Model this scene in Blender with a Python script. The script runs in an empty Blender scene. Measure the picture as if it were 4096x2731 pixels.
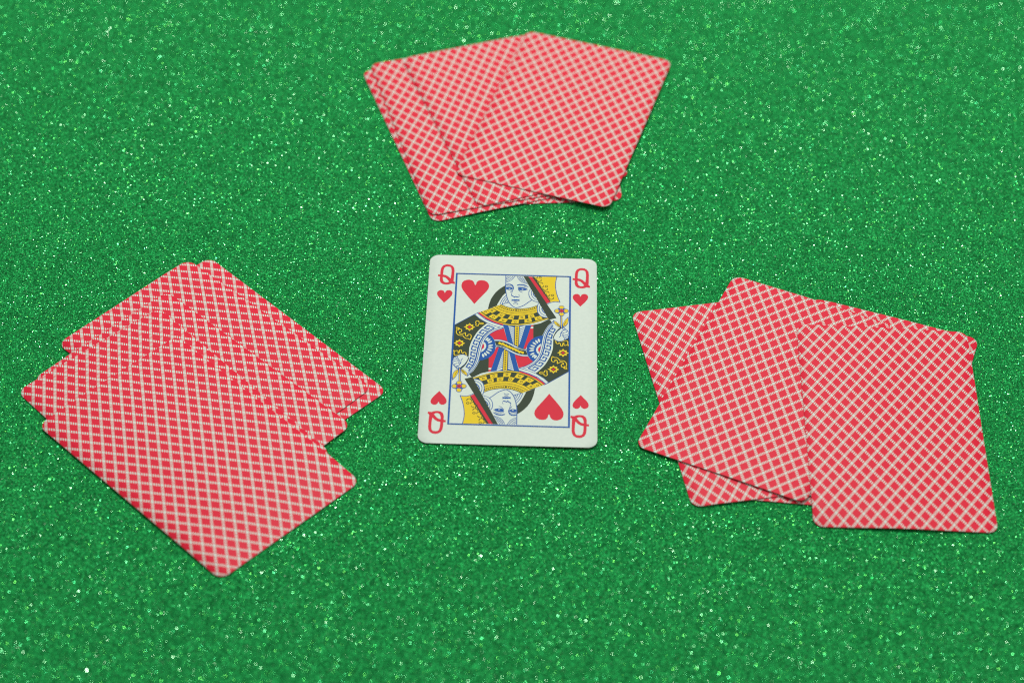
import bpy, bmesh, math, random
import numpy as np
from mathutils import Matrix, Vector

MM = 0.001
scene = bpy.context.scene
C = scene.collection

# ---------------------------------------------------------------- camera
cam_d = bpy.data.cameras.new("camera")
cam_d.sensor_width = 36.0
cam_d.lens = 84.96
cam_d.clip_start = 0.05
cam_d.clip_end = 20.0
cam = bpy.data.objects.new("camera", cam_d)
C.objects.link(cam)
CR = Vector((0.99938114, 0.02455001, 0.02519209))
CU = Vector((-0.0351759, 0.69748917, 0.71573146))
CF = Vector((0.0, 0.71617467, -0.69792108))
CP = Vector((0.0, -0.57495974, 0.56030539))
m = Matrix.Identity(4)
for r in range(3):
    m[r][0] = CR[r]; m[r][1] = CU[r]; m[r][2] = -CF[r]; m[r][3] = CP[r]
cam.matrix_world = m
cam_d.dof.use_dof = True
cam_d.dof.focus_distance = 0.803
cam_d.dof.aperture_fstop = 8.8
scene.camera = cam

# ---------------------------------------------------------------- world, lamps, exposure
world = bpy.data.worlds.new("World"); scene.world = world
world.use_nodes = True
bg = world.node_tree.nodes["Background"]
bg.inputs[0].default_value = (0.95, 1.0, 0.97, 1)
bg.inputs[1].default_value = 0.27

def softbox(name, pos, target, size, radiance, col):
    l = bpy.data.lights.new(name, 'AREA')
    l.shape = 'DISK'; l.size = size
    l.color = col
    l.energy = radiance * math.pi * math.pi * (size/2)**2   # area lamp: radiance = power / (pi * area)
    o = bpy.data.objects.new(name, l)
    o.location = pos
    o.rotation_euler = (Vector(target) - Vector(pos)).to_track_quat('-Z', 'Y').to_euler()
    C.objects.link(o)
    return o
softbox("window_lamp", (0.05, 0.84, 1.26), (0, 0, 0), 0.56, 20.4, (1.0, 0.99, 0.95))
softbox("sparkle_lamp", (0.9, -0.1, 1.5), (0, 0, 0), 0.35, 8.2, (1.0, 0.98, 0.93))  # added side lamp, no known source; makes flakes sparkle from another direction

scene.view_settings.view_transform = 'Standard'
scene.view_settings.look = 'None'
scene.view_settings.exposure = 0.0
scene.view_settings.gamma = 1.0
scene.cycles.use_denoising = False
scene.cycles.filter_width = 1.1
scene.cycles.max_bounces = 5
scene.cycles.sample_clamp_direct = 60
scene.cycles.sample_clamp_indirect = 4

# ---------------------------------------------------------------- materials
def mat(name):
    M = bpy.data.materials.new(name); M.use_nodes = True
    return M, M.node_tree, M.node_tree.nodes["Principled BSDF"]
def N(nt, kind, **kw):
    n = nt.nodes.new(kind)
    for k, v in kw.items(): setattr(n, k, v)
    return n
def setin(nt, sock, v):
    if isinstance(v, bpy.types.NodeSocket): nt.links.new(v, sock)
    else: sock.default_value = v
def fmath(nt, op, a, b=None, c=None):
    n = N(nt, 'ShaderNodeMath', operation=op)
    setin(nt, n.inputs[0], a)
    if b is not None: setin(nt, n.inputs[1], b)
    if c is not None: setin(nt, n.inputs[2], c)
    return n.outputs[0]

def paper_wear(nt, base, amount, scale):
    """base colour with the faint mottle of coated card paper"""
    tc = N(nt, 'ShaderNodeTexCoord')
    nz = N(nt, 'ShaderNodeTexNoise'); nz.inputs['Scale'].default_value = scale; nz.inputs['Detail'].default_value = 4
    nt.links.new(tc.outputs['Object'], nz.inputs['Vector'])
    mx = N(nt, 'ShaderNodeMix', data_type='RGBA', blend_type='MULTIPLY')
    mx.inputs[0].default_value = amount
    setin(nt, mx.inputs[6], base)
    cr = N(nt, 'ShaderNodeValToRGB')
    cr.color_ramp.elements[0].position = 0.35; cr.color_ramp.elements[0].color = (.72, .76, .8, 1)
    cr.color_ramp.elements[1].position = 0.62; cr.color_ramp.elements[1].color = (1, 1, 1, 1)
    nt.links.new(nz.outputs[0], cr.inputs[0]); nt.links.new(cr.outputs[0], mx.inputs[7])
    return mx.outputs[2]

WHITE = (0.75, 0.855, 0.755, 1)
RED = (0.86, 0.026, 0.058, 1)
def finish(nt, p, rough):
    p.inputs['Roughness'].default_value = rough
    p.inputs['Specular IOR Level'].default_value = 0.10

def ink(name, col, rough=0.5, amount=0.12):
    M, nt, p = mat(name)
    nt.links.new(paper_wear(nt, col, amount, 900.0), p.inputs['Base Color'])
    finish(nt, p, rough)
    return M
M_white = ink("card_paper_white", WHITE, 0.5, 0.16)
M_edge = ink("card_paper_edge", (0.19, 0.125, 0.085, 1), 0.8, 0.3)  # brown edge, its colour darkened to take in the contact shadow below
M_red = ink("red_ink", (0.76, 0.027, 0.055, 1))
M_blue = ink("blue_ink", (0.010, 0.105, 0.42, 1))
M_yellow = ink("yellow_ink", (0.90, 0.66, 0.020, 1))
M_dark = ink("dark_ink", (0.038, 0.060, 0.033, 1))
INKS = {'D': M_dark, 'B': M_blue, 'R': M_red, 'Y': M_yellow, 'W': M_white}

def back_material():
    """red card back: diagonal lattice of short white dashes with a square at each crossing"""
    M, nt, p = mat("lattice_back_print")
    uv = N(nt, 'ShaderNodeUVMap', uv_map="print")
    sp = N(nt, 'ShaderNodeSeparateXYZ'); nt.links.new(uv.outputs[0], sp.inputs[0])
    u = fmath(nt, 'DIVIDE', sp.outputs[0], 4.285)
    v = fmath(nt, 'DIVIDE', sp.outputs[1], 5.95)
    a = fmath(nt, 'ADD', u, v); b = fmath(nt, 'SUBTRACT', u, v)
    def tri(x):                       # distance to the nearest whole number, 0..0.5
        f = fmath(nt, 'FRACT', fmath(nt, 'ADD', x, 0.5))
        return fmath(nt, 'ABSOLUTE', fmath(nt, 'SUBTRACT', f, 0.5))
    fa, fb = tri(a), tri(b)
    H = 0.146
    def lt(x, t): return fmath(nt, 'LESS_THAN', x, t)
    def gt(x, t): return fmath(nt, 'GREATER_THAN', x, t)
    def AND(x, y): return fmath(nt, 'MULTIPLY', x, y)
    def OR(x, y): return fmath(nt, 'MAXIMUM', x, y)
    bars3 = OR(AND(gt(fb, .232), lt(fb, .350)), gt(fb, .440))
    bars4 = OR(AND(gt(fa, .206), lt(fa, .300)), AND(gt(fa, .370), lt(fa, .464)))
    sq = AND(lt(fa, H), lt(fb, H))
    w = OR(sq, OR(AND(lt(fa, H*.93), bars3), AND(lt(fb, H*.93), bars4)))
    mx = N(nt, 'ShaderNodeMix', data_type='RGBA')
    nt.links.new(w, mx.inputs[0]); mx.inputs[6].default_value = RED; mx.inputs[7].default_value = WHITE
    nt.links.new(paper_wear(nt, mx.outputs[2], 0.12, 700.0), p.inputs['Base Color'])
    finish(nt, p, 0.45)
    return M
M_back = back_material()

def glitter_sheet_material():
    """packed fine green glitter: every grain has its own tilt and shade"""
    M, nt, p = mat("green_glitter_sheet")
    tc = N(nt, 'ShaderNodeTexCoord')
    vo = N(nt, 'ShaderNodeTexVoronoi', feature='F1', voronoi_dimensions='2D')
    vo.inputs['Scale'].default_value = 3300.0
    nt.links.new(tc.outputs['Object'], vo.inputs['Vector'])
    sx = N(nt, 'ShaderNodeSeparateColor'); nt.links.new(vo.outputs['Color'], sx.inputs[0])
    spread = 0.75
    nx = fmath(nt, 'MULTIPLY', fmath(nt, 'SUBTRACT', sx.outputs[0], 0.5), spread*2)
    ny = fmath(nt, 'MULTIPLY', fmath(nt, 'SUBTRACT', sx.outputs[1], 0.5), spread*2)
    cb = N(nt, 'ShaderNodeCombineXYZ')
    nt.links.new(nx, cb.inputs[0]); nt.links.new(ny, cb.inputs[1]); cb.inputs[2].default_value = 1.0
    nm = N(nt, 'ShaderNodeVectorMath', operation='NORMALIZE'); nt.links.new(cb.outputs[0], nm.inputs[0])
    nt.links.new(nm.outputs[0], p.inputs['Normal'])
    cr = N(nt, 'ShaderNodeValToRGB')
    e = cr.color_ramp.elements
    e[0].position = 0.0; e[0].color = (0.004, 0.135, 0.030, 1)
    e[1].position = 1.0; e[1].color = (0.06, 0.88, 0.22, 1)
    k = cr.color_ramp.elements.new(0.45); k.color = (0.011, 0.250, 0.058, 1)
    k = cr.color_ramp.elements.new(0.8); k.color = (0.018, 0.43, 0.095, 1)
    nt.links.new(sx.outputs[2], cr.inputs[0])
    # slow unevenness of the glue coat
    nz = N(nt, 'ShaderNodeTexNoise'); nz.inputs['Scale'].default_value = 260.0; nz.inputs['Detail'].default_value = 5; nz.inputs['Roughness'].default_value = 0.65
    nt.links.new(tc.outputs['Object'], nz.inputs['Vector'])
    cr2 = N(nt, 'ShaderNodeValToRGB')
    cr2.color_ramp.elements[0].position = 0.32; cr2.color_ramp.elements[0].color = (.80, .80, .80, 1)
    cr2.color_ramp.elements[1].position = 0.7; cr2.color_ramp.elements[1].color = (1.13, 1.13, 1.13, 1)
    nt.links.new(nz.outputs[0], cr2.inputs[0])
    mx = N(nt, 'ShaderNodeMix', data_type='RGBA', blend_type='MULTIPLY'); mx.inputs[0].default_value = 1
    nt.links.new(cr.outputs[0], mx.inputs[6]); nt.links.new(cr2.outputs[0], mx.inputs[7])
    nt.links.new(mx.outputs[2], p.inputs['Base Color'])
    p.inputs['Metallic'].default_value = 0.25
    p.inputs['Roughness'].default_value = 0.55
    p.inputs['Specular IOR Level'].default_value = 0.05
    return M

def flake_material():
    """loose foil flakes: green mirror, each a slightly different tint"""
    M, nt, p = mat("green_foil_flake")
    g = N(nt, 'ShaderNodeNewGeometry')
    cr = N(nt, 'ShaderNodeValToRGB')
    e = cr.color_ramp.elements
    e[0].position = 0.0; e[0].color = (0.025, 0.48, 0.11, 1)
    e[1].position = 1.0; e[1].color = (0.62, 0.95, 0.66, 1)
    for pos, col in ((0.3, (0.14, 0.62, 0.10, 1)), (0.65, (0.06, 0.60, 0.24, 1)), (0.85, (0.22, 0.78, 0.34, 1))):
        k = e.new(pos); k.color = col
    nt.links.new(g.outputs['Random Per Island'], cr.inputs[0])
    nt.links.new(cr.outputs[0], p.inputs['Base Color'])
    p.inputs['Metallic'].default_value = 1.0
    p.inputs['Roughness'].default_value = 0.2
    return M

# ---------------------------------------------------------------- helpers
def obj(name, me, parent=None):
    o = bpy.data.objects.new(name, me); C.objects.link(o)
    if parent is not None: o.parent = parent
    return o
def tag(o, label=None, cat=None, group=None, kind=None):
    if label: o["label"] = label
    if cat: o["category"] = cat
    if group: o["group"] = group
    if kind: o["kind"] = kind
    return o

# ---------------------------------------------------------------- table surface
def build_sheet():
    me = bpy.data.meshes.new("glitter_tabletop")
    s = 0.75
    me.from_pydata([(-s, -s, 0), (s, -s, 0), (s, s, 0), (-s, s, 0)], [], [(0, 1, 2, 3)])
    me.materials.append(glitter_sheet_material())
    o = obj("table_surface", me)
    tag(o, "green glitter covered table surface under all the cards", "table", kind='structure')
    return o
build_sheet()

def build_flakes(count=560000, seed=7):
    rng = np.random.default_rng(seed)
    # spread over the part of the table in view, with a margin round it
    y = rng.uniform(-0.19, 0.26, count*2)
    x = rng.uniform(-0.27, 0.27, count*2)
    half = 0.185 + 0.21*(y + 0.15)
    keep = np.abs(x) < half
    x, y = x[keep][:count], y[keep][:count]
    n = len(x)
    size = 0.000102*np.exp(rng.normal(0, 0.30, n))
    tx = rng.normal(0, 0.36, n); ty = rng.normal(0, 0.36, n)
    nrm = np.stack([tx, ty, np.ones(n)], 1); nrm /= np.linalg.norm(nrm, axis=1)[:, None]
    ang = rng.uniform(0, 2*np.pi, n)
    t = np.stack([np.cos(ang), np.sin(ang), np.zeros(n)], 1)
    t -= nrm*(t*nrm).sum(1)[:, None]; t /= np.linalg.norm(t, axis=1)[:, None]
    b = np.cross(nrm, t)
    ctr = np.stack([x, y, rng.uniform(0.00006, 0.00011, n)], 1)
    asp = rng.uniform(0.75, 1.0, n)[:, None]
    s = size[:, None]
    V = np.stack([ctr + s*t, ctr + s*asp*b, ctr - s*t, ctr - s*asp*b], 1).reshape(-1, 3)
    me = bpy.data.meshes.new("glitter_flakes")
    me.vertices.add(4*n); me.vertices.foreach_set("co", V.ravel())
    me.loops.add(4*n); me.loops.foreach_set("vertex_index", np.arange(4*n, dtype=np.int32))
    me.polygons.add(n)
    me.polygons.foreach_set("loop_start", np.arange(0, 4*n, 4, dtype=np.int32))
    me.polygons.foreach_set("loop_total", np.full(n, 4, dtype=np.int32))
    me.update(calc_edges=True)
    me.materials.append(flake_material())
    o = obj("glitter_flakes", me)
    tag(o, "loose sparkling green glitter flakes strewn over the whole table", "glitter", kind='stuff')
build_flakes()

# ---------------------------------------------------------------- cards
CW, CH, RAD, TH = 57.3, 88.9, 3.3, 0.29
def card_mesh(name, phase, top, warp=None):
    """card of stiff paper: rounded corners, thin rounded-over edge, gentle bend; z = 0 at the underside"""
    hw, hh = CW/2, CH/2
    lv = [0.0, .06, .14, .25, .4, .6, .8, 1.0]
    ys = [-hh + RAD*(1-math.cos(t*math.pi/2)) for t in lv]
    mid = list(np.linspace(-hh+RAD, hh-RAD, 23))[1:-1]
    ys = ys + mid + [-q for q in ys[::-1]]
    nu = 14
    def halfw(y):
        d = abs(y) - (hh-RAD)
        return hw if d <= 0 else hw - RAD + math.sqrt(max(RAD*RAD - d*d, 0))
    bend = warp or (lambda x, y: 0.0)
    bm = bmesh.new()
    def sheet(inset, z):
        rows = []
        for y in ys:
            yy = y*(1 - inset/hh)
            w = halfw(y)*(1 - inset/hw)
            rows.append([bm.verts.new((MM*(w*(2*i/nu-1)), MM*yy, MM*(z + bend(w*(2*i/nu-1), yy)))) for i in range(nu+1)])
        return rows
    T = sheet(0.05, TH); U = sheet(0.05, 0.0)
    E1 = []
    def rim(rows): return rows[0] + [r[-1] for r in rows[1:-1]] + rows[-1][::-1] + [r[0] for r in rows[1:-1]][::-1]
    def ring(z):
        out = []
        pts = []
        for y in ys:
            pts.append((halfw(y), y))
        loop = [(pts[0][0]*(2*i/nu-1), pts[0][1]) for i in range(nu+1)] + [(w, y) for w, y in pts[1:-1]] + \
               [(pts[-1][0]*(2*i/nu-1), pts[-1][1]) for i in range(nu, -1, -1)] + [(-w, y) for w, y in pts[1:-1][::-1]]
        return [bm.verts.new((MM*x, MM*y, MM*(z + bend(x, y)))) for x, y in loop]
    R1, R0 = ring(TH-0.05), ring(0.05)
    for rows, flip, mi in ((T, False, 0), (U, True, 1)):
        for a, b in zip(rows[:-1], rows[1:]):
            for i in range(nu):
                q = [a[i], a[i+1], b[i+1], b[i]]
                f = bm.faces.new(q[::-1] if flip else q); f.material_index = mi; f.smooth = True
    for lo, hi, mi in ((R1, rim(T), 0), (R0, R1, 2), (rim(U), R0, 2)):
        n = len(lo)
        for i in range(n):
            f = bm.faces.new([lo[i], lo[(i+1) % n], hi[(i+1) % n], hi[i]]); f.material_index = mi
    bmesh.ops.remove_doubles(bm, verts=bm.verts, dist=1e-7)
    uvl = bm.loops.layers.uv.new("print")
    for f in bm.faces:
        for l in f.loops:
            l[uvl].uv = (l.vert.co.x/MM - phase[0], l.vert.co.y/MM - phase[1])
    me = bpy.data.meshes.new(name); bm.to_mesh(me); bm.free()
    if top == 'back': mats = (M_back, M_white, M_edge)
    else: mats = (M_white, M_back, M_edge)
    for mm_ in mats: me.materials.append(mm_)
    return me

LIFT = 0.16       # the flakes the lowest card lies on, mm
GU, GV = 17, 25
class Drape:
    """rest height of a card's underside on a grid, sagging over the cards below it"""
    def __init__(self, x, y, a):
        self.x, self.y, self.c, self.s = x, y, math.cos(a), math.sin(a)
        self.z = None
    def world(self, u, v): return self.x + self.c*u - self.s*v, self.y + self.s*u + self.c*v
    def local(self, X, Y):
        dx, dy = X - self.x, Y - self.y
        return self.c*dx + self.s*dy, -self.s*dx + self.c*dy
    def at(self, u, v):
        i = np.clip((u/CW + .5)*(GU-1), 0, GU-1.0001); j = np.clip((v/CH + .5)*(GV-1), 0, GV-1.0001)
        i0 = i.astype(int); j0 = j.astype(int); fi = i - i0; fj = j - j0
        z = self.z
        return (z[j0, i0]*(1-fi)*(1-fj) + z[j0, i0+1]*fi*(1-fj) + z[j0+1, i0]*(1-fi)*fj + z[j0+1, i0+1]*fi*fj)
    def settle(self, below, sag):
        U, V = np.meshgrid(np.linspace(-CW/2, CW/2, GU), np.linspace(-CH/2, CH/2, GV))
        sup = np.full(U.shape, LIFT)
        for du in (-3.4, 0, 3.4):
            for dv in (-3.4, 0, 3.4):
                X, Y = self.world(U + du, V + dv)
                for o in below:
                    u, v = o.local(X, Y)
                    hit = (np.abs(u) < CW/2 + .3) & (np.abs(v) < CH/2 + .3)
                    sup = np.where(hit, np.maximum(sup, o.at(u, v) + TH + 0.035), sup)
        z = np.full(U.shape, sup.max())
        h2 = (CW/(GU-1))*(CH/(GV-1))
        for _ in range(900):
            p = np.pad(z, 1, mode='reflect', reflect_type='odd')
            z = np.maximum(sup, (p[1:-1, :-2] + p[1:-1, 2:] + p[:-2, 1:-1] + p[2:, 1:-1])/4 - sag*h2/4)
        self.z = z
# x, y (mm), turn (rad), cards below it, print offset (mm), warp, label
CARDS = [
 # far pile
 (17.0, 117.56, -0.2751, 4, (24.6, -41.7), None,
  "red card on top of the far pile, turned rightwards over the others"),
 (-2.57, 117.42, 0.3637, 3, (-28.1, -35.0), None,
  "red card right beneath the top one of the far pile, one corner showing in front"),
 (-16.26, 111.52, 0.3055, 2, (-30.57, -42.5), None,
  "far pile card whose back left corner rises just above the leftmost card"),
 (-17.47, 109.21, 0.3496, 1, (-27.72, -42.66), None,
  "far pile card sticking out furthest left and furthest forward onto the glitter"),
 (4.04, 114.01, 0.109, 0, (0.0, -41.9), None,
  "bottom card of the far pile, only a thin front strip peeping out"),
 # left pile
 (-97.81, -55.97, 0.8179, 4, (-25.69, 38.32), None,
  "topmost and nearest card of the left pile, its whole back in view"),
 (-107.39, -43.05, 0.7816, 3, (-21.43, 39.67), None,
  "second card from the top of the left pile, its corner reaching furthest left"),
 (-102.61, -33.71, 0.8464, 2, (26.1, -37.87), None,
  "middle card of the left pile, its corner jutting right above the nearest card"),
 (-97.17, -16.82, 0.8545, 1, (26.81, 42.17), None,
  "second lowest card of the left pile, forming its left back peak"),
 (-91.85, -15.77, 0.8154, 0, (27.53, 42.3), None,
  "lowest card of the left pile, forming its right back peak and rightmost corner"),
 # right pile
 (123.71, -33.13, 0.0009, 4, (-23.44, 41.31), None,
  "topmost card of the right pile, untilted, its whole back in view"),
 (84.15, -16.71, -0.4036, 3, (-26.18, 39.22), None,
  "tilted card of the right pile just under the topmost one, one corner pointing up"),
 (115.45, -25.12, -0.3053, 2, (27.9, 43.51), None,
  "right pile card showing only a back sliver and a small corner at far right"),
 (76.81, -22.08, 0.2063, 1, (-25.9, 38.45), None,
  "right pile card with a back left triangle and a front left triangle showing"),
 (97.0, -24.15, -0.0677, 0, (0.0, -42.0), None,
  "lowest card of the right pile, only a thin front wedge of it showing"),
]
PILES = ["face down cards of the far pile"]*5 + ["face down cards of the left pile"]*5 + ["face down cards of the right pile"]*5
SAG = {0: 0.0, 1: 0.0003, 11: 0.0002}      # how softly a card bends over what it lies on
drapes = {}
for start in (0, 5, 10):
    lower = []
    for k in range(start+4, start-1, -1):
        d = Drape(*CARDS[k][:3]); d.settle(lower, SAG.get(k, 0.0006)); lower.append(d); drapes[k] = d
for k, ((x, y, a, below, ph, warp, lab), grp) in enumerate(zip(CARDS, PILES)):
    d = drapes[k]
    me = card_mesh("playing_card", ph, 'back', lambda u, v: float(d.at(np.float64(u), np.float64(v))))
    o = obj("playing_card", me)
    o.location = (x*MM, y*MM, 0); o.rotation_euler = (0, 0, a)
    tag(o, lab, "playing card", grp)

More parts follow.
